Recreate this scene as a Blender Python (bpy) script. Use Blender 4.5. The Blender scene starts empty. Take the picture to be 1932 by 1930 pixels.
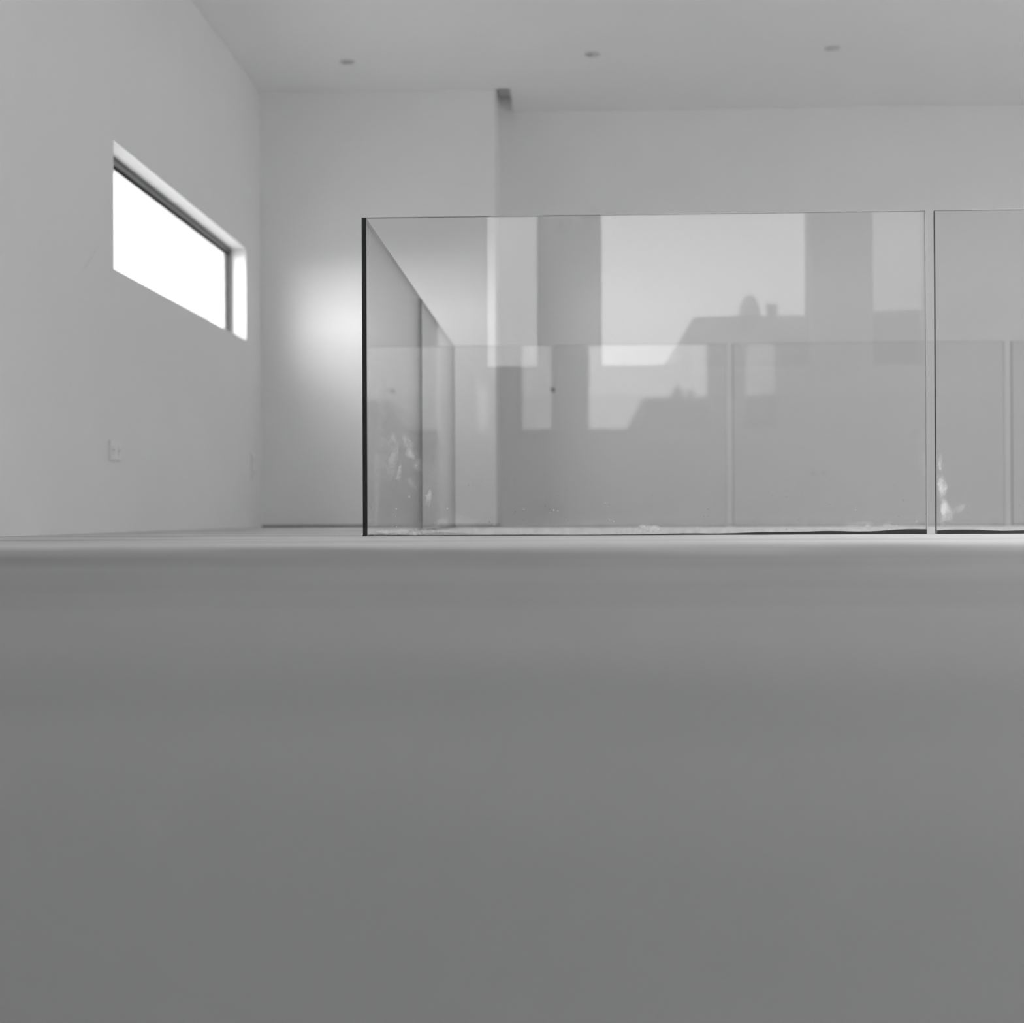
import bpy, bmesh, math, random
from mathutils import Matrix, Vector, Euler
random.seed(4)
C = bpy.context.scene.collection
sc = bpy.context.scene

# ------------------------------------------------------------------ camera
CAM_H = 0.060
cam_d = bpy.data.cameras.new('camera')
cam = bpy.data.objects.new('camera', cam_d); C.objects.link(cam)
cam_d.lens = 80.0
cam_d.sensor_width = 80.0 * 1932 / 2743
cam_d.sensor_fit = 'HORIZONTAL'
cam_d.clip_start = 0.01
YAW, PITCH, ROLL = math.atan(112 / 2743), math.atan(9.4 / 2743), -0.0045
m = Matrix.Rotation(YAW, 4, 'Z') @ Matrix.Rotation(math.pi / 2 + PITCH, 4, 'X') @ Matrix.Rotation(ROLL, 4, 'Z')
cam.matrix_world = Matrix.Translation((0, 0, CAM_H)) @ m
cam_d.dof.use_dof = True
cam_d.dof.focus_distance = 4.55
cam_d.dof.aperture_fstop = 2.8
sc.camera = cam

# ------------------------------------------------------------------ sky and exposure
SKY_LEVEL, SKY_ZENITH, SKY_SIDE = 1.35, 3.8, 11.0
w = bpy.data.worlds.new('overcast_sky'); sc.world = w; w.use_nodes = True
nt = w.node_tree; nt.nodes.clear()
wo = nt.nodes.new('ShaderNodeOutputWorld'); bg = nt.nodes.new('ShaderNodeBackground')
tc = nt.nodes.new('ShaderNodeTexCoord'); sx = nt.nodes.new('ShaderNodeSeparateXYZ')
nt.links.new(tc.outputs['Generated'], sx.inputs[0])
def wmath(op, a, b, clamp=False):
    q = nt.nodes.new('ShaderNodeMath'); q.operation = op; q.use_clamp = clamp
    for i, v in enumerate((a, b)):
        if isinstance(v, (int, float)): q.inputs[i].default_value = v
        else: nt.links.new(v, q.inputs[i])
    return q.outputs[0]
# overcast sky: zenith about three times the horizon, and brighter towards the veiled sun on the left side
zen = wmath('ADD', wmath('MULTIPLY', wmath('MAXIMUM', sx.outputs['Z'], 0.0), SKY_ZENITH), 1.0)
dt = nt.nodes.new('ShaderNodeVectorMath'); dt.operation = 'DOT_PRODUCT'
nt.links.new(tc.outputs['Generated'], dt.inputs[0]); dt.inputs[1].default_value = Vector((-.64, -.76, -.05)).normalized()
sun = wmath('ADD', wmath('MULTIPLY', wmath('POWER', wmath('MAXIMUM', dt.outputs['Value'], 0.0), 7.5), SKY_SIDE), 0.0)
bg.inputs['Strength'].default_value = SKY_LEVEL
nt.links.new(wmath('ADD', zen, sun), bg.inputs['Color'])
nt.links.new(bg.outputs[0], wo.inputs[0])
sc.view_settings.view_transform = 'Standard'
sc.view_settings.look = 'None'
sc.view_settings.gamma = 1
sc.view_settings.use_curve_mapping = False
sc.view_settings.exposure = 0.18
try:
    sc.cycles.transparent_max_bounces = 32
    sc.cycles.max_bounces = 14
    sc.cycles.diffuse_bounces = 10
    sc.cycles.sample_clamp_indirect = 6
except Exception:
    pass

def portal(name, loc, rot, sx_, sy_):
    """a Cycles light portal filling a window opening: guides sampling of the sky, adds no light"""
    l = bpy.data.lights.new(name, 'AREA'); l.shape = 'RECTANGLE'; l.size = sx_; l.size_y = sy_
    l.cycles.is_portal = True
    o = bpy.data.objects.new(name, l); C.objects.link(o); o.location = loc; o.rotation_euler = rot
    return o

# ------------------------------------------------------------------ dimensions
XL = -1.925            # left wall
XR = 5.30              # right wall
YR = -0.40             # rear wall (behind the camera)
YB = 8.97              # back wall, left part
YF = 9.48              # back wall, right part, set further back
XC = -0.462            # corner where the back wall steps back
ZC = 2.70              # ceiling
G1, G2 = 4.54, 8.00    # front and back glass balustrades
GX = -0.642            # side glass balustrade (its right face)
GT = 0.012
HOLE = (GX + 0.02, G1 + 0.03, XR, G2 - 0.03)   # stairwell
TH = 0.19              # left wall thickness
SLOT = (XC, XC + 0.095)

# ------------------------------------------------------------------ materials
def mat(name):
    M = bpy.data.materials.new(name); M.use_nodes = True
    n = M.node_tree.nodes; n.clear()
    return M, n, M.node_tree.links

def plaster(name, v, rough=0.85, bump=0.03, var=0.02, scale=2.5):
    M, n, L = mat(name)
    out = n.new('ShaderNodeOutputMaterial'); p = n.new('ShaderNodeBsdfPrincipled')
    t = n.new('ShaderNodeTexCoord'); a = n.new('ShaderNodeTexNoise'); b = n.new('ShaderNodeTexNoise')
    a.inputs['Scale'].default_value = scale; a.inputs['Detail'].default_value = 4
    b.inputs['Scale'].default_value = 180; b.inputs['Detail'].default_value = 3
    r = n.new('ShaderNodeMapRange')
    r.inputs['To Min'].default_value = v * (1 - var); r.inputs['To Max'].default_value = v * (1 + var)
    L.new(t.outputs['Object'], a.inputs['Vector']); L.new(t.outputs['Object'], b.inputs['Vector'])
    L.new(a.outputs['Fac'], r.inputs['Value']); L.new(r.outputs[0], p.inputs['Base Color'])
    bp = n.new('ShaderNodeBump'); bp.inputs['Strength'].default_value = bump; bp.inputs['Distance'].default_value = 0.002
    L.new(b.outputs['Fac'], bp.inputs['Height']); L.new(bp.outputs[0], p.inputs['Normal'])
    p.inputs['Roughness'].default_value = rough
    p.inputs['Specular IOR Level'].default_value = 0.3
    L.new(p.outputs[0], out.inputs['Surface'])
    return M

def simple(name, v, rough=0.5, metal=0.0, spec=0.5):
    M = plaster(name, v, rough, 0.01, 0.03, 20)
    p = [x for x in M.node_tree.nodes if x.type == 'BSDF_PRINCIPLED'][0]
    p.inputs['Metallic'].default_value = metal; p.inputs['Specular IOR Level'].default_value = spec
    return M

def floor_mat():
    M, n, L = mat('troweled_cement_screed')
    out = n.new('ShaderNodeOutputMaterial'); p = n.new('ShaderNodeBsdfPrincipled')
    t = n.new('ShaderNodeTexCoord')
    def noise(scale, stretch, detail=4, rot=0.0):
        mp = n.new('ShaderNodeMapping'); mp.inputs['Scale'].default_value = stretch
        mp.inputs['Rotation'].default_value = (0, 0, rot)
        q = n.new('ShaderNodeTexNoise'); q.inputs['Scale'].default_value = scale; q.inputs['Detail'].default_value = detail
        L.new(t.outputs['Object'], mp.inputs['Vector']); L.new(mp.outputs[0], q.inputs['Vector'])
        return q.outputs['Fac']
    def rng(sock, a, b, c, d, smooth=False):
        r = n.new('ShaderNodeMapRange')
        if smooth: r.interpolation_type = 'SMOOTHSTEP'
        r.inputs['From Min'].default_value = a; r.inputs['From Max'].default_value = b
        r.inputs['To Min'].default_value = c; r.inputs['To Max'].default_value = d
        L.new(sock, r.inputs['Value']); return r.outputs[0]
    def mul(a, b, op='MULTIPLY'):
        q = n.new('ShaderNodeMath'); q.operation = op
        for i, s in enumerate((a, b)):
            if isinstance(s, (int, float)): q.inputs[i].default_value = s
            else: L.new(s, q.inputs[i])
        return q.outputs[0]
    big = rng(noise(1.3, (1, 1, 1), 3), .3, .7, 0.90, 1.10)
    mid = rng(noise(6, (1, 1.6, 1), 4), .3, .7, 0.95, 1.05)
    streak = mul(rng(noise(1.0, (.30, 3.4, 1), 4, .02), .50, .66, 1.0, 0.62, True), rng(noise(1.0, (.5, 7, 1), 4, -.02), .55, .7, 1.0, 0.7, True))      # trowel ridges across the room
    sp = n.new('ShaderNodeTexVoronoi'); sp.inputs['Scale'].default_value = 1.3
    L.new(t.outputs['Object'], sp.inputs['Vector'])
    spots = rng(sp.outputs['Distance'], .035, .07, .45, 1.0, True)
    # window light painted into the floor colour: paler from mid-room up to the glass
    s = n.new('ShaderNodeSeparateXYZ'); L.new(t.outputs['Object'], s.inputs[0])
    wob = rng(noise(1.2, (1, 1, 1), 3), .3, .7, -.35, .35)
    dust_or_light = rng(mul(s.outputs['Y'], wob, 'ADD'), 2.3, 3.3, FLOOR_NEAR, FLOOR_LIT, True)
    v = mul(mul(mul(mul(big, mid), streak), spots), dust_or_light)
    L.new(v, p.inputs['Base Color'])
    p.inputs['Roughness'].default_value = 0.62
    p.inputs['Specular IOR Level'].default_value = 0.35
    h = mul(noise(3, (1, 5, 1), 5), mul(noise(140, (1, 1, 1), 2), 0.02), 'ADD')
    bp = n.new('ShaderNodeBump'); bp.inputs['Strength'].default_value = 0.35; bp.inputs['Distance'].default_value = 0.004
    L.new(h, bp.inputs['Height']); L.new(bp.outputs[0], p.inputs['Normal'])
    L.new(p.outputs[0], out.inputs['Surface'])
    return M
FLOOR_NEAR, FLOOR_LIT = 0.27, 0.62  # floor tone near the camera, and where window light is painted in

def glass(name, tint=0.965, smears=(), dust_or_light=0.0, haze=0.0, ior=1.5):
    """clear pane: Fresnel reflection over tinted transparency on each face, with dust and smears on top"""
    M, n, L = mat(name)
    out = n.new('ShaderNodeOutputMaterial')
    tr = n.new('ShaderNodeBsdfTransparent'); tr.inputs['Color'].default_value = (tint, tint, tint, 1)
    gl = n.new('ShaderNodeBsdfGlossy'); gl.inputs['Roughness'].default_value = 0.0
    gl.inputs['Color'].default_value = (1, 1, 1, 1)
    fr = n.new('ShaderNodeFresnel'); ge = n.new('ShaderNodeNewGeometry')
    r = n.new('ShaderNodeMapRange'); r.inputs['To Min'].default_value = ior; r.inputs['To Max'].default_value = 1 / ior
    L.new(ge.outputs['Backfacing'], r.inputs['Value']); L.new(r.outputs[0], fr.inputs['IOR'])
    mx = n.new('ShaderNodeMixShader')
    L.new(fr.outputs[0], mx.inputs[0]); L.new(tr.outputs[0], mx.inputs[1]); L.new(gl.outputs[0], mx.inputs[2])
    last = mx
    if smears or dust_or_light or haze:
        t = n.new('ShaderNodeTexCoord')
        def math_(op, a, b=None, clamp=False):
            q = n.new('ShaderNodeMath'); q.operation = op; q.use_clamp = clamp
            for i, s in enumerate((a, b)):
                if s is None: continue
                if isinstance(s, (int, float)): q.inputs[i].default_value = s
                else: L.new(s, q.inputs[i])
            return q.outputs[0]
        def rng(sock, a, b, c, d):
            q = n.new('ShaderNodeMapRange'); q.interpolation_type = 'SMOOTHSTEP'
            for k, vv in zip(('From Min', 'From Max', 'To Min', 'To Max'), (a, b, c, d)): q.inputs[k].default_value = vv
            L.new(sock, q.inputs['Value']); return q.outputs[0]
        nz = n.new('ShaderNodeTexNoise'); nz.inputs['Scale'].default_value = 28; nz.inputs['Detail'].default_value = 5
        L.new(t.outputs['Object'], nz.inputs['Vector'])
        nzv = rng(nz.outputs['Fac'], .3, .65, .25, 1.0)
        # warp the coordinate a little so that smears have ragged edges
        wn = n.new('ShaderNodeTexNoise'); wn.inputs['Scale'].default_value = 16; wn.inputs['Detail'].default_value = 3
        L.new(t.outputs['Object'], wn.inputs['Vector'])
        vs = n.new('ShaderNodeVectorMath'); vs.operation = 'MULTIPLY_ADD'
        vs.inputs[1].default_value = (.03, 0, .03)
        L.new(wn.outputs['Color'], vs.inputs[0]); L.new(t.outputs['Object'], vs.inputs[2])
        acc = None
        for (cx, cz, rx, rz, rot, amp) in smears:
            mp = n.new('ShaderNodeMapping'); mp.vector_type = 'TEXTURE'
            mp.inputs['Location'].default_value = (cx + .015, 0, cz + .015)
            mp.inputs['Rotation'].default_value = (0, rot, 0)
            mp.inputs['Scale'].default_value = (rx, 1000, rz)
            L.new(vs.outputs[0], mp.inputs['Vector'])
            ln = n.new('ShaderNodeVectorMath'); ln.operation = 'LENGTH'; L.new(mp.outputs[0], ln.inputs[0])
            e = math_('MULTIPLY', rng(ln.outputs['Value'], .35, 1.15, amp, 0), nzv)
            acc = e if acc is None else math_('ADD', acc, e)
        s = n.new('ShaderNodeSeparateXYZ'); L.new(t.outputs['Object'], s.inputs[0])
        if haze:
            hz = math_('MULTIPLY', rng(s.outputs['Z'], 0.0, 0.05, haze, 0.0), nzv)
            hz2 = math_('MULTIPLY', rng(s.outputs['Z'], 0.0, 0.35, haze * .08, 0.0), nzv)
            hz = math_('ADD', hz, hz2)
            acc = hz if acc is None else math_('ADD', acc, hz)
        if dust_or_light:
            vo = n.new('ShaderNodeTexVoronoi'); vo.inputs['Scale'].default_value = 75; vo.inputs['Randomness'].default_value = 1
            L.new(t.outputs['Object'], vo.inputs['Vector'])
            cs = n.new('ShaderNodeSeparateColor'); L.new(vo.outputs['Color'], cs.inputs[0])
            pick = rng(cs.outputs[0], .80, .98, 0, 1)
            dot = rng(vo.outputs['Distance'], .12, .30, dust_or_light, 0)
            low = rng(s.outputs['Z'], .02, .22, 1, 0)
            side = rng(s.outputs['X'], .30, .85, 1.0, 0.35)
            d = math_('MULTIPLY', math_('MULTIPLY', dot, pick), math_('MULTIPLY', low, side))
            acc = d if acc is None else math_('ADD', acc, d)
        # dirt sits on the room side of the pane only
        face = math_('LESS_THAN', s.outputs['Y'], .006)
        acc = math_('MULTIPLY', math_('MINIMUM', acc, .85), face)
        df = n.new('ShaderNodeBsdfDiffuse'); df.inputs['Color'].default_value = (.95, .95, .95, 1)
        tl = n.new('ShaderNodeBsdfTranslucent'); tl.inputs['Color'].default_value = (.95, .95, .95, 1)
        m0 = n.new('ShaderNodeMixShader'); m0.inputs[0].default_value = .12
        L.new(df.outputs[0], m0.inputs[1]); L.new(tl.outputs[0], m0.inputs[2])
        m2 = n.new('ShaderNodeMixShader')
        L.new(acc, m2.inputs[0]); L.new(mx.outputs[0], m2.inputs[1]); L.new(m0.outputs[0], m2.inputs[2])
        last = m2
    L.new(last.outputs[0], out.inputs['Surface'])
    return M

M_wall = plaster('matt_white_wall_paint', 0.80)
M_ceil = plaster('matt_ceiling_paint', 0.84)
M_slot = plaster('bare_slot_lining', 0.62)
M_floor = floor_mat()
M_fascia = plaster('white_gloss_fascia_paint', 0.84, rough=.5)
M_reveal = plaster('white_reveal_paint', 0.84)
M_frame = simple('dark_anodised_frame', 0.13, .45)
M_rframe = simple('grey_anodised_frame', 0.30, .45)
M_render = plaster('pale_outside_render', 0.62)
M_plastic = simple('white_switch_plastic', 0.80, .35)
M_plastic2 = simple('socket_well_plastic', 0.76, .4)
M_hole = simple('pin_hole_black', 0.2, .6)
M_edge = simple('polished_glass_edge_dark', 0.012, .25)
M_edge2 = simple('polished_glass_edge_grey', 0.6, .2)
M_gasket = simple('black_rubber_gasket', 0.035, .7)
M_seal = simple('white_silicone', 0.86, .5)
M_trim = simple('satin_white_metal', 0.66, .4)
M_cup = simple('dim_lamp_reflector', 0.62, .3)
M_lens = simple('frosted_lamp_lens', 0.8, .3)
M_roof = plaster('weathered_grey_roofing', 0.36, .9)
M_brick = plaster('chimney_render', 0.36, .9)
M_ground = plaster('pale_paving', 0.45, .9)
M_dark = simple('dark_rubber_stopper', 0.16, .6)
M_pane = glass('window_pane_glass', tint=.97)
M_pane_dim = glass('grey_tinted_pane_glass', tint=.76)
M_glass = glass('clear_balustrade_glass', tint=.955, haze=.10, dust_or_light=.25)

# ------------------------------------------------------------------ mesh helpers
def link(name, bm, material, parent=None, loc=None, smooth=False):
    me = bpy.data.meshes.new(name)
    bmesh.ops.recalc_face_normals(bm, faces=bm.faces)
    if loc is not None:
        bmesh.ops.translate(bm, verts=bm.verts, vec=-Vector(loc))
    bm.to_mesh(me); bm.free()
    for mm in (material if isinstance(material, (list, tuple)) else [material]): me.materials.append(mm)
    if smooth:
        for p in me.polygons: p.use_smooth = True
    o = bpy.data.objects.new(name, me); C.objects.link(o)
    if loc is not None: o.location = loc
    if parent:
        o.parent = parent
        if loc is not None: o.location = Vector(loc) - parent.location
        else: o.matrix_parent_inverse = Matrix.Translation(-parent.location)
    return o

def box(bm, x0, y0, z0, x1, y1, z1, bevel=0.0):
    v = [bm.verts.new(p) for p in ((x0, y0, z0), (x1, y0, z0), (x1, y1, z0), (x0, y1, z0),
                                   (x0, y0, z1), (x1, y0, z1), (x1, y1, z1), (x0, y1, z1))]
    f = [bm.faces.new([v[i] for i in q]) for q in ((3, 2, 1, 0), (4, 5, 6, 7), (0, 1, 5, 4), (1, 2, 6, 5), (2, 3, 7, 6), (3, 0, 4, 7))]
    if bevel:
        es = {e for ff in f for e in ff.edges}
        bmesh.ops.bevel(bm, geom=list(es), offset=bevel, segments=2, affect='EDGES')

def cyl(bm, c, axis, r0, r1, h, seg=32):
    """frustum along an axis from point c"""
    res = bmesh.ops.create_cone(bm, cap_ends=True, segments=seg, radius1=r0, radius2=r1, depth=h)
    rot = Vector((0, 0, 1)).rotation_difference(Vector(axis)).to_matrix().to_4x4()
    M4 = Matrix.Translation(Vector(c) + Vector(axis) * h / 2) @ rot
    bmesh.ops.transform(bm, matrix=M4, verts=res['verts'])

def lathe(bm, prof, c, seg=40):
    rings = []
    for r, z in prof:
        rings.append([bm.verts.new((c[0] + r * math.cos(2 * math.pi * i / seg), c[1] + r * math.sin(2 * math.pi * i / seg), c[2] + z)) for i in range(seg)])
    for a, b in zip(rings, rings[1:]):
        for i in range(seg):
            bm.faces.new((a[i], a[(i + 1) % seg], b[(i + 1) % seg], b[i]))
    return rings

def slab(us, vs, holes, t0, t1, place):
    """solid plate with rectangular holes: grid over (u, v), thickness t0..t1, only outer faces"""
    bm = bmesh.new()
    us = sorted(set(us)); vs = sorted(set(vs))
    solid = {}
    for i in range(len(us) - 1):
        for j in range(len(vs) - 1):
            cu, cv = (us[i] + us[i + 1]) / 2, (vs[j] + vs[j + 1]) / 2
            solid[i, j] = not any(h[0] < cu < h[2] and h[1] < cv < h[3] for h in holes)
    cache = {}
    def V(u, v, t):
        k = (round(u, 5), round(v, 5), round(t, 5))
        if k not in cache: cache[k] = bm.verts.new(place(u, v, t))
        return cache[k]
    for (i, j), s in solid.items():
        if not s: continue
        a, b, c, d = us[i], us[i + 1], vs[j], vs[j + 1]
        bm.faces.new((V(a, c, t0), V(b, c, t0), V(b, d, t0), V(a, d, t0)))
        bm.faces.new((V(a, c, t1), V(b, c, t1), V(b, d, t1), V(a, d, t1)))
        for (di, dj, p, q) in ((-1, 0, (a, c), (a, d)), (1, 0, (b, c), (b, d)), (0, -1, (a, c), (b, c)), (0, 1, (a, d), (b, d))):
            if not solid.get((i + di, j + dj), False):
                bm.faces.new((V(*p, t0), V(*q, t0), V(*q, t1), V(*p, t1)))
    return bm

def structure(o): o['kind'] = 'structure'; return o
def tag(o, label, cat, group=None):
    o['label'] = label; o['category'] = cat
    if group: o['group'] = group
    return o
def empty(name, loc):
    o = bpy.data.objects.new(name, None); o.empty_display_size = .05; C.objects.link(o); o.location = loc; return o

# ------------------------------------------------------------------ room shell
OT = 0.25
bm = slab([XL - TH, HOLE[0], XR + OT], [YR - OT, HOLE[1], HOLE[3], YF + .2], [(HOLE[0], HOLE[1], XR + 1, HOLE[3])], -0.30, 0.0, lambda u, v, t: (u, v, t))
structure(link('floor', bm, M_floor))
FILL_ROOFLIGHT = (1.6, 1.4, 4.8, 5.1)  # ceiling opening for the added, unseen roof light
bm = slab([XL - TH, SLOT[0], SLOT[1], FILL_ROOFLIGHT[0], FILL_ROOFLIGHT[2], XR + OT], [YR - OT, FILL_ROOFLIGHT[1], FILL_ROOFLIGHT[3], YB - .02, YF, YF + .2], [(SLOT[0], YB - .02, SLOT[1], YF), FILL_ROOFLIGHT], ZC, ZC + .3, lambda u, v, t: (u, v, t))
structure(link('ceiling', bm, M_ceil))
bm = bmesh.new(); box(bm, SLOT[0] - .01, YB - .03, ZC + .09, SLOT[1] + .01, YF + .01, ZC + .10)
structure(link('trim_1', bm, M_slot))

# windows as (along0, z0, along1, z1)
WL = (6.06, 1.112, 8.56, 1.66)                        # left wall, along Y
WR = [(-.565, 1.03, -.20, 2.45), (.187, 1.03, 1.555, 2.45), (1.955, 1.03, 2.32, 2.45)]   # rear wall, along X
FILL_WINDOW = (1.0, .02, 8.6, 1.25)                            # right wall, along Y, unseen, added to brighten the room
GAP = .012                                            # open joint under the plasterboard
bm = slab([YR - OT, WL[0], WL[2], YB + .7], [0, WL[1], WL[3], ZC], [WL], XL, XL - TH, lambda u, v, t: (t, u, v))
structure(link('wall_left', bm, M_wall))
us = [XL, XR]; vs = [0, ZC]
for q in WR: us += [q[0], q[2]]; vs += [q[1], q[3]]
bm = slab(us, vs, WR, YR, YR - OT, lambda u, v, t: (u, t, v))
structure(link('wall_rear', bm, M_wall))
bm = slab([YR - OT, FILL_WINDOW[0], FILL_WINDOW[2], YF + .2], [0, FILL_WINDOW[1], FILL_WINDOW[3], ZC], [FILL_WINDOW], XR, XR + OT, lambda u, v, t: (t, u, v))
structure(link('wall_right', bm, M_wall))
bm = bmesh.new(); box(bm, XL, YB, GAP, XC, YF + .2, ZC)
structure(link('wall_back', bm, M_wall))
bm = bmesh.new(); box(bm, XC, YF, 0, XR, YF + .2, ZC)
structure(link('wall_back_recess', bm, M_wall))
# set-back dark base behind the open joint
bm = bmesh.new(); box(bm, XL, YB + .012, 0, XC - .001, YF + .2, GAP)
structure(link('baseboard_back', bm, M_gasket))

# stairwell: white slab edges, walls and the floor of the storey below
LZ = -2.9
x0, y0, x1, y1 = HOLE
bm = bmesh.new()
box(bm, x0, y0, -.32, x1, y0 + .012, -.004)
structure(link('trim_2', bm, M_fascia))
bm = bmesh.new(); box(bm, x0 + .012, y1 - .012, -.32, x1, y1, -.001)
structure(link('trim_3', bm, M_fascia))
bm = bmesh.new(); box(bm, x0, y0 + .012, -.32, x0 + .012, y1, -.004)
structure(link('trim_4', bm, M_fascia))
bm = bmesh.new(); box(bm, x0 - .2, y0 - .2, LZ, x1 + .2, y0, -.30); structure(link('wall_stair_front', bm, M_wall))
bm = bmesh.new(); box(bm, x0 - .2, y1, LZ, x1 + .2, y1 + .2, -.30); structure(link('wall_stair_back', bm, M_wall))
bm = bmesh.new(); box(bm, x0 - .2, y0, LZ, x0, y1, -.30); structure(link('wall_stair_left', bm, M_wall))
bm = bmesh.new(); box(bm, x1, y0, LZ, x1 + .2, y1, 0.0); structure(link('wall_stair_right', bm, M_wall))
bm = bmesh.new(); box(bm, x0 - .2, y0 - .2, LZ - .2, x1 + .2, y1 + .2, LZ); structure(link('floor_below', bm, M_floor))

# ------------------------------------------------------------------ windows
def window(idx, q, axis, inner, outer, f, mframe, depth=.06, place=.45, mpane=None):
    """frame and pane set in an opening; axis 'X' runs along X"""
    u0, z0, u1, z1 = q
    s = 1 if outer > inner else -1
    a = inner + s * place; b = a + s * depth
    P = (lambda u, t, z: (u, t, z)) if axis == 'X' else (lambda u, t, z: (t, u, z))
    root = empty('window_%d' % idx, P((u0 + u1) / 2, (a + b) / 2, z0)); structure(root)
    bm = slab([u0, u0 + f, u1 - f, u1], [z0, z0 + f, z1 - f, z1], [(u0 + f, z0 + f, u1 - f, z1 - f)], a, b, lambda u, v, t: P(u, t, v))
    link('window_frame', bm, mframe, root)
    bm = slab([u0 + f, u0 + 1.55 * f, u1 - 1.55 * f, u1 - f], [z0 + f, z0 + 1.55 * f, z1 - 1.55 * f, z1 - f],
              [(u0 + 1.55 * f, z0 + 1.55 * f, u1 - 1.55 * f, z1 - 1.55 * f)], a + s * .018, b - s * .014, lambda u, v, t: P(u, t, v))
    link('glazing_bead', bm, M_gasket if mframe is M_frame else mframe, root)
    g = 1.5 * f; gm = (a + b) / 2 + s * .004
    bm = slab([u0 + g, u1 - g], [z0 + g, z1 - g], [], gm, gm + s * .006, lambda u, v, t: P(u, t, v))
    link('window_pane', bm, mpane or M_pane, root)
    return root
window(1, WL, 'Y', XL, XL - TH, .028, M_frame, .035, .09)
for i, q in enumerate(WR): window(i + 2, q, 'X', YR, YR - OT, .012, M_rframe, .05, .06, M_pane if i == 1 else M_pane_dim)
window(5, FILL_WINDOW, 'Y', XR, XR + OT, .05, M_rframe, .06, .1)  # added unseen window, extra daylight from the right
# added unseen roof light above a ceiling opening, fills the room with daylight
SH = ZC + 1.05
r6 = empty('window_6', ((FILL_ROOFLIGHT[0] + FILL_ROOFLIGHT[2]) / 2, (FILL_ROOFLIGHT[1] + FILL_ROOFLIGHT[3]) / 2, SH)); structure(r6)
bm = slab([FILL_ROOFLIGHT[0] - .1, FILL_ROOFLIGHT[0], FILL_ROOFLIGHT[2], FILL_ROOFLIGHT[2] + .1], [FILL_ROOFLIGHT[1] - .1, FILL_ROOFLIGHT[1], FILL_ROOFLIGHT[3], FILL_ROOFLIGHT[3] + .1], [FILL_ROOFLIGHT], ZC + .3, SH, lambda u, v, t: (u, v, t))
structure(link('fill_shaft', bm, M_ceil))                      # shaft of the added roof light, steers its daylight downwards
bm = slab([FILL_ROOFLIGHT[0] - .1, FILL_ROOFLIGHT[0] + .03, FILL_ROOFLIGHT[2] - .03, FILL_ROOFLIGHT[2] + .1], [FILL_ROOFLIGHT[1] - .1, FILL_ROOFLIGHT[1] + .03, FILL_ROOFLIGHT[3] - .03, FILL_ROOFLIGHT[3] + .1], [(FILL_ROOFLIGHT[0] + .03, FILL_ROOFLIGHT[1] + .03, FILL_ROOFLIGHT[2] - .03, FILL_ROOFLIGHT[3] - .03)], SH, SH + .06, lambda u, v, t: (u, v, t))
link('window_frame', bm, M_rframe, r6)
bm = slab([FILL_ROOFLIGHT[0] + .03, FILL_ROOFLIGHT[2] - .03], [FILL_ROOFLIGHT[1] + .03, FILL_ROOFLIGHT[3] - .03], [], SH + .03, SH + .036, lambda u, v, t: (u, v, t))
link('window_pane', bm, M_pane, r6)
portal('sky_portal', (r6.location.x, r6.location.y, SH + .08), (0, 0, 0), FILL_ROOFLIGHT[2] - FILL_ROOFLIGHT[0], FILL_ROOFLIGHT[3] - FILL_ROOFLIGHT[1])
# painted reveal linings of the left window
a, z0, b, z1 = WL
bm = bmesh.new()
box(bm, XL - .088, a, z1 - .002, XL, b, z1 + .001)
box(bm, XL - .088, b - .002, z0, XL, b + .001, z1 - .002)
structure(link('trim_5', bm, M_reveal))
portal('sky_portal', (XL - TH - .01, (a + b) / 2, (z0 + z1) / 2), (0, -math.pi / 2, 0), z1 - z0, b - a)
for q in WR:
    portal('sky_portal', ((q[0] + q[2]) / 2, YR - OT - .01, (q[1] + q[3]) / 2), (math.pi / 2, 0, 0), q[2] - q[0], q[3] - q[1])
portal('sky_portal', (XR + OT + .01, (FILL_WINDOW[0] + FILL_WINDOW[2]) / 2, (FILL_WINDOW[1] + FILL_WINDOW[3]) / 2), (0, math.pi / 2, 0), FILL_WINDOW[3] - FILL_WINDOW[1], FILL_WINDOW[2] - FILL_WINDOW[0])

# ------------------------------------------------------------------ glass balustrade panels
def px(p): return (p - 1078) * G1 / 2743            # rough measure along the front glass
FX0 = GX + .001
def sm(pxx, pyy, rx, ry, rot, amp):                 # smear size in photo pixels -> metres on the pane
    k = G1 / 2743
    return (px(pxx) - FX0, CAM_H + (975 - pyy) * k, rx * k, ry * k, rot, min(.9, amp * 2.0))
smears1 = [sm(739, 855, 13, 62, .06, .20), sm(768, 838, 14, 34, -.35, .20), sm(784, 868, 9, 26, -.5, .2),
           sm(752, 890, 5, 22, .18, .22), sm(777, 912, 6, 12, -.6, .2), sm(809, 942, 6, 24, .05, .26),
           sm(722, 800, 14, 110, .03, .09), sm(709, 900, 8, 100, .02, .12), sm(815, 900, 26, 90, .05, .07),
           sm(770, 1004, 75, 6, .02, .75), sm(1225, 998, 24, 7, 0, .5), sm(860, 985, 60, 16, 0, .10),
           sm(1720, 822, 16, 14, -.5, .06), sm(1736, 895, 6, 30, 0, .08), sm(1730, 560, 4, 4, 0, 0.0),
           sm(1070, 420, 18, 26, .4, .05), sm(1640, 995, 90, 8, 0, .10)]
M_glass1 = glass('smeared_balustrade_glass', tint=.955, smears=smears1, haze=.22, dust_or_light=1.0)
def sm2(pxx, pyy, rx, ry, rot, amp):
    a = list(sm(pxx, pyy, rx, ry, rot, amp)); a[0] = px(pxx) - px(1760); return tuple(a)
smears2 = [sm2(1768, 878, 5, 20, 0, .30), sm2(1772, 920, 11, 20, -.2, .42), sm2(1778, 968, 13, 20, -.4, .36),
           sm2(1800, 965, 16, 8, -.5, .12), sm2(1772, 945, 8, 60, 0, .16)]
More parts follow.
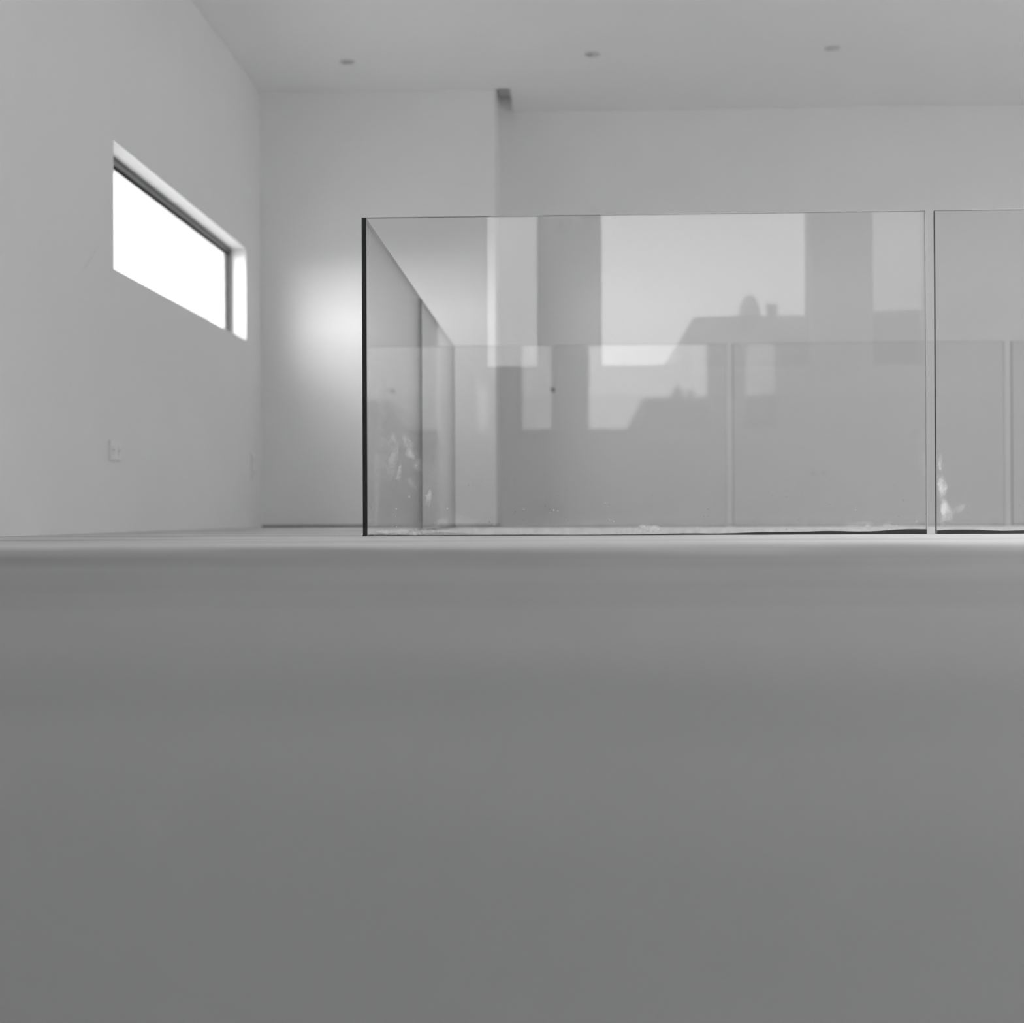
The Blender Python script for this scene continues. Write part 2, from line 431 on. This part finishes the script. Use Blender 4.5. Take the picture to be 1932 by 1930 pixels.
M_glass2 = glass('frost_marked_balustrade_glass', tint=.955, smears=smears2, haze=.12, dust_or_light=.2)

def panel(ax, u0, u1, t, material, label, h=1.0, z0=-.03, gasket=None, group='glass balustrade panels round the stairwell'):
    """ax 'X': runs along X at Y=t..t+GT; ax 'Y': runs along Y at X=t-GT..t"""
    if ax == 'X': base = (u0, t, 0); B = lambda a, b, z, c, d, zz: (a, t + b, z, c, t + d, zz)
    else: base = (t, u0, 0); B = lambda a, b, z, c, d, zz: (t - d, a, z, t - b, c, zz)
    bm = bmesh.new(); box(bm, *B(u0, 0, z0, u1, GT, h))
    root = link('glass_panel', bm, material, None, base)
    tag(root, label, 'glass panel', group)
    e = .0016
    for nm, aa, bb in (('left_edge', u0 - e, u0), ('right_edge', u1, u1 + e)):
        bm = bmesh.new(); box(bm, *B(aa, 0, .001, bb, GT, h))
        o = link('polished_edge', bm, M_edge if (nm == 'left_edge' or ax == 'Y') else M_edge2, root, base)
        if nm == 'left_edge' : o['label'] = 'dark polished upright glass edge'
    bm = bmesh.new(); box(bm, *B(u0, 0, h, u1, GT, h + e))
    link('top_edge', bm, M_edge2, root, base)
    if gasket:
        # rubber strip the pane stands in; its height varies along the run
        bm = bmesh.new(); n = 60; prev = None
        for i in range(n + 1):
            f = i / n; u = u0 + .004 + (u1 - u0 - .006) * f
            hh = gasket(f) * (1 + .25 * math.sin(37 * f) * math.sin(11 * f + 1)) + .0004 * random.random()
            pts = ((-.003, -.02), (GT + .003, -.02), (GT + .003, hh), (-.003, hh))
            ring = [bm.verts.new((u, t + p, z) if ax == 'X' else (t - p, u, z)) for p, z in pts]
            if prev:
                for k in range(4): bm.faces.new((prev[k], prev[(k + 1) % 4], ring[(k + 1) % 4], ring[k]))
            else: bm.faces.new(ring)
            prev = ring
        bm.faces.new(prev)
        link('base_gasket', bm, M_gasket, root, base)
    return root

gp = panel('X', FX0, px(1741), G1, M_glass1, 'large clear front glass panel, smeared near its dark left edge, mirroring the windows',
           gasket=lambda f: .0022 + .0112 * max(0, (f - .45) / .55) ** 1.2)
# chips of white sealant squeezed out behind the foot of the front panel
bm = bmesh.new(); prev = None; N = 70
for i in range(N + 1):
    f = i / N; X = px(703) + (px(1010) - px(703)) * f
    hh = .003 + .0085 * math.exp(-((f - .38) / .22) ** 2) + .0012 * random.random()
    ring = [bm.verts.new(p) for p in ((X, G1 + GT + .001, -.004), (X, G1 + GT + .001, hh), (X, G1 + GT + .007, hh * .7), (X, G1 + GT + .012, -.004))]
    if prev:
        for k in range(4): bm.faces.new((prev[k], prev[(k + 1) % 4], ring[(k + 1) % 4], ring[k]))
    else: bm.faces.new(ring)
    prev = ring
bm.faces.new(prev)
link('sealant_bead', bm, M_seal, gp, (FX0, G1, 0))
P2 = px(1759)
panel('X', P2, P2 + 1.74, G1, M_glass2, 'front glass panel cut by the right side, whitish marks along its left edge', gasket=lambda f: .0105)
panel('X', P2 + 1.77, XR - .01, G1, M_glass, 'front glass panel furthest right, running to the right wall', gasket=lambda f: .008)
# side run: its front end shows as the dark upright line
JY = 6.23
panel('Y', G1 + .001, JY - .015, GX, M_glass, 'side glass panel running back from the dark upright line', gasket=lambda f: .003)
panel('Y', JY + .015, G2 - .004, GX, M_glass, 'side glass panel beyond the joint, meeting the back glass', gasket=lambda f: .003)
bx = [GX, (1369 - 1078) * G2 / 2743, (1381 - 1078) * G2 / 2743 + .004, (1884 - 1078) * G2 / 2743 + .003, (1899 - 1078) * G2 / 2743, 3.9, 3.93, XR - .01]
lb = ['back glass panel across the stairwell, left of the pale upright joint', 'back glass panel across the stairwell, right of the pale upright joint',
      'back glass panel across the stairwell at the right border of the photo', 'back glass panel across the stairwell, beside the right wall']
for k in range(4): panel('X', bx[2 * k], bx[2 * k + 1], G2, M_glass, lb[k], gasket=lambda f: .002)

# ------------------------------------------------------------------ downlights
def downlight(x, y, label):
    r = empty('ceiling_downlight', (x, y, ZC)); tag(r, label, 'ceiling light', 'recessed ceiling downlights')
    bm = bmesh.new()
    lathe(bm, [(.031, 0), (.046, 0), (.0465, -.002), (.044, -.0045), (.034, -.0055), (.031, -.004), (.031, 0)], (x, y, ZC))
    link('trim_ring', bm, M_trim, r, (x, y, ZC), True)
    bm = bmesh.new()
    rg = lathe(bm, [(.0305, -.0042), (.027, -.0022), (.0225, -.0010)], (x, y, ZC)); bm.faces.new(rg[-1]); bm.faces.new(rg[0])
    link('reflector', bm, M_cup, r, (x, y, ZC), True)
    bm = bmesh.new(); cyl(bm, (x, y, ZC - .0044), (0, 0, 1), .006, .008, .0030, 20)
    link('lamp_lens', bm, M_lens, r, (x, y, ZC))
    return r
k = (ZC - CAM_H) * 2743
downlight(-1.285, k / 865, 'round recessed ceiling downlight, leftmost of three, above the left back wall')
downlight(.133, k / 871, 'round recessed ceiling downlight, middle of the three above the glass')
downlight(1.485, k / 875, 'round recessed ceiling downlight, rightmost of three, faint by the right border')

# ------------------------------------------------------------------ sockets
def socket(origin, u, nrm, W, H, vertical, label):
    """double wall socket; origin = plate centre on the wall, u = direction along the wall, nrm = into the room"""
    o = Vector(origin); u = Vector(u); nrm = Vector(nrm); z = Vector((0, 0, 1))
    root = empty('wall_socket', o - z * H / 2); tag(root, label, 'wall socket', 'double wall sockets')
    def pb(bm, cu, cz, w_, h_, d0, d1, bev=0.0):
        c0 = o + u * (cu - w_ / 2) + z * (cz - h_ / 2) + nrm * d0; c1 = o + u * (cu + w_ / 2) + z * (cz + h_ / 2) + nrm * d1
        box(bm, min(c0.x, c1.x), min(c0.y, c1.y), min(c0.z, c1.z), max(c0.x, c1.x), max(c0.y, c1.y), max(c0.z, c1.z), bev)
    bm = bmesh.new(); pb(bm, 0, 0, W, H, 0, .011, .002); link('face_plate', bm, M_plastic, root)
    for s in (-1, 1):
        cu, cz = (0, s * H / 4) if vertical else (s * W / 4, 0)
        c = o + u * cu + z * cz
        bm = bmesh.new(); cyl(bm, c + nrm * .0105, nrm, .021, .0195, .002, 28); ins = link('socket_insert', bm, M_plastic2, root)
        for q in (-1, 1):
            bm = bmesh.new(); cyl(bm, c + nrm * .0125 + u * (.0095 * q), nrm, .0028, .0028, .0005, 12)
            h = link('pin_hole', bm, M_hole, ins); h.matrix_parent_inverse = Matrix.Identity(4); h.parent = ins
            for v in h.data.vertices: v.co = v.co
    return root
socket((XL, 6.05, .345), (0, 1, 0), (1, 0, 0), .145, .082, False, 'white double socket low on the left wall, below the bright window')
socket((XL, 8.72, .37), (0, 1, 0), (1, 0, 0), .082, .155, True, 'upright white double socket low on the left wall next to the room corner')
socket((1.60, YF, .33), (1, 0, 0), (0, -1, 0), .145, .082, False, 'faint double socket on the far wall, seen through the large glass')
# small dark stopper on the far wall
root_y = YF
bm = bmesh.new(); cyl(bm, (-.118, YF, .885), (0, -1, 0), .016, .013, .016, 24); cyl(bm, (-.118, YF - .016, .885), (0, -1, 0), .009, .008, .008, 20)
tag(link('wall_stopper', bm, M_dark, None, (-.118, YF, .885)), 'small round dark knob on the far wall behind the glass', 'wall knob')

# ------------------------------------------------------------------ outside, behind the rear windows (seen mirrored in the glass)
def prism(name, prof, y0, y1, material, parent=None, loc=None):
    bm = bmesh.new()
    A = [bm.verts.new((x, y0, z)) for x, z in prof]; B = [bm.verts.new((x, y1, z)) for x, z in prof]
    bm.faces.new(A); bm.faces.new(B)
    for i in range(len(prof)):
        j = (i + 1) % len(prof); bm.faces.new((A[i], A[j], B[j], B[i]))
    return link(name, bm, material, parent, loc)
RY = -1.0
rb = empty('neighbouring_roof', (3.0, RY - 1.5, -3.0))
tag(rb, 'dark neighbouring roof with sloped end, dome and chimney, mirrored in the glass', 'roof')
prism('roof_body', [(-.35, -3.0), (6.5, -3.0), (6.5, 1.52), (2.43, 1.475), (1.65, 1.437), (1.16, 1.44), (.85, 1.432), (.66, 1.10), (-.35, -.6)], RY - 3.2, RY, M_roof, rb)
bm = bmesh.new(); lathe(bm, [(.082, -.05), (.078, .02), (.066, .08), (.050, .125), (.028, .155), (.002, .165)], (1.246, RY - .09, 1.432))
link('roof_dome', bm, M_brick, rb, None, True)
bm = bmesh.new(); box(bm, 1.362, RY - .09, 1.38, 1.430, RY - .01, 1.507); box(bm, 1.356, RY - .096, 1.505, 1.436, RY - .004, 1.519)
link('chimney', bm, M_brick, rb)
bm = bmesh.new(); box(bm, -40, -40, -3.2, 40, 50, -3.1)
structure(link('ground_outside', bm, M_ground))
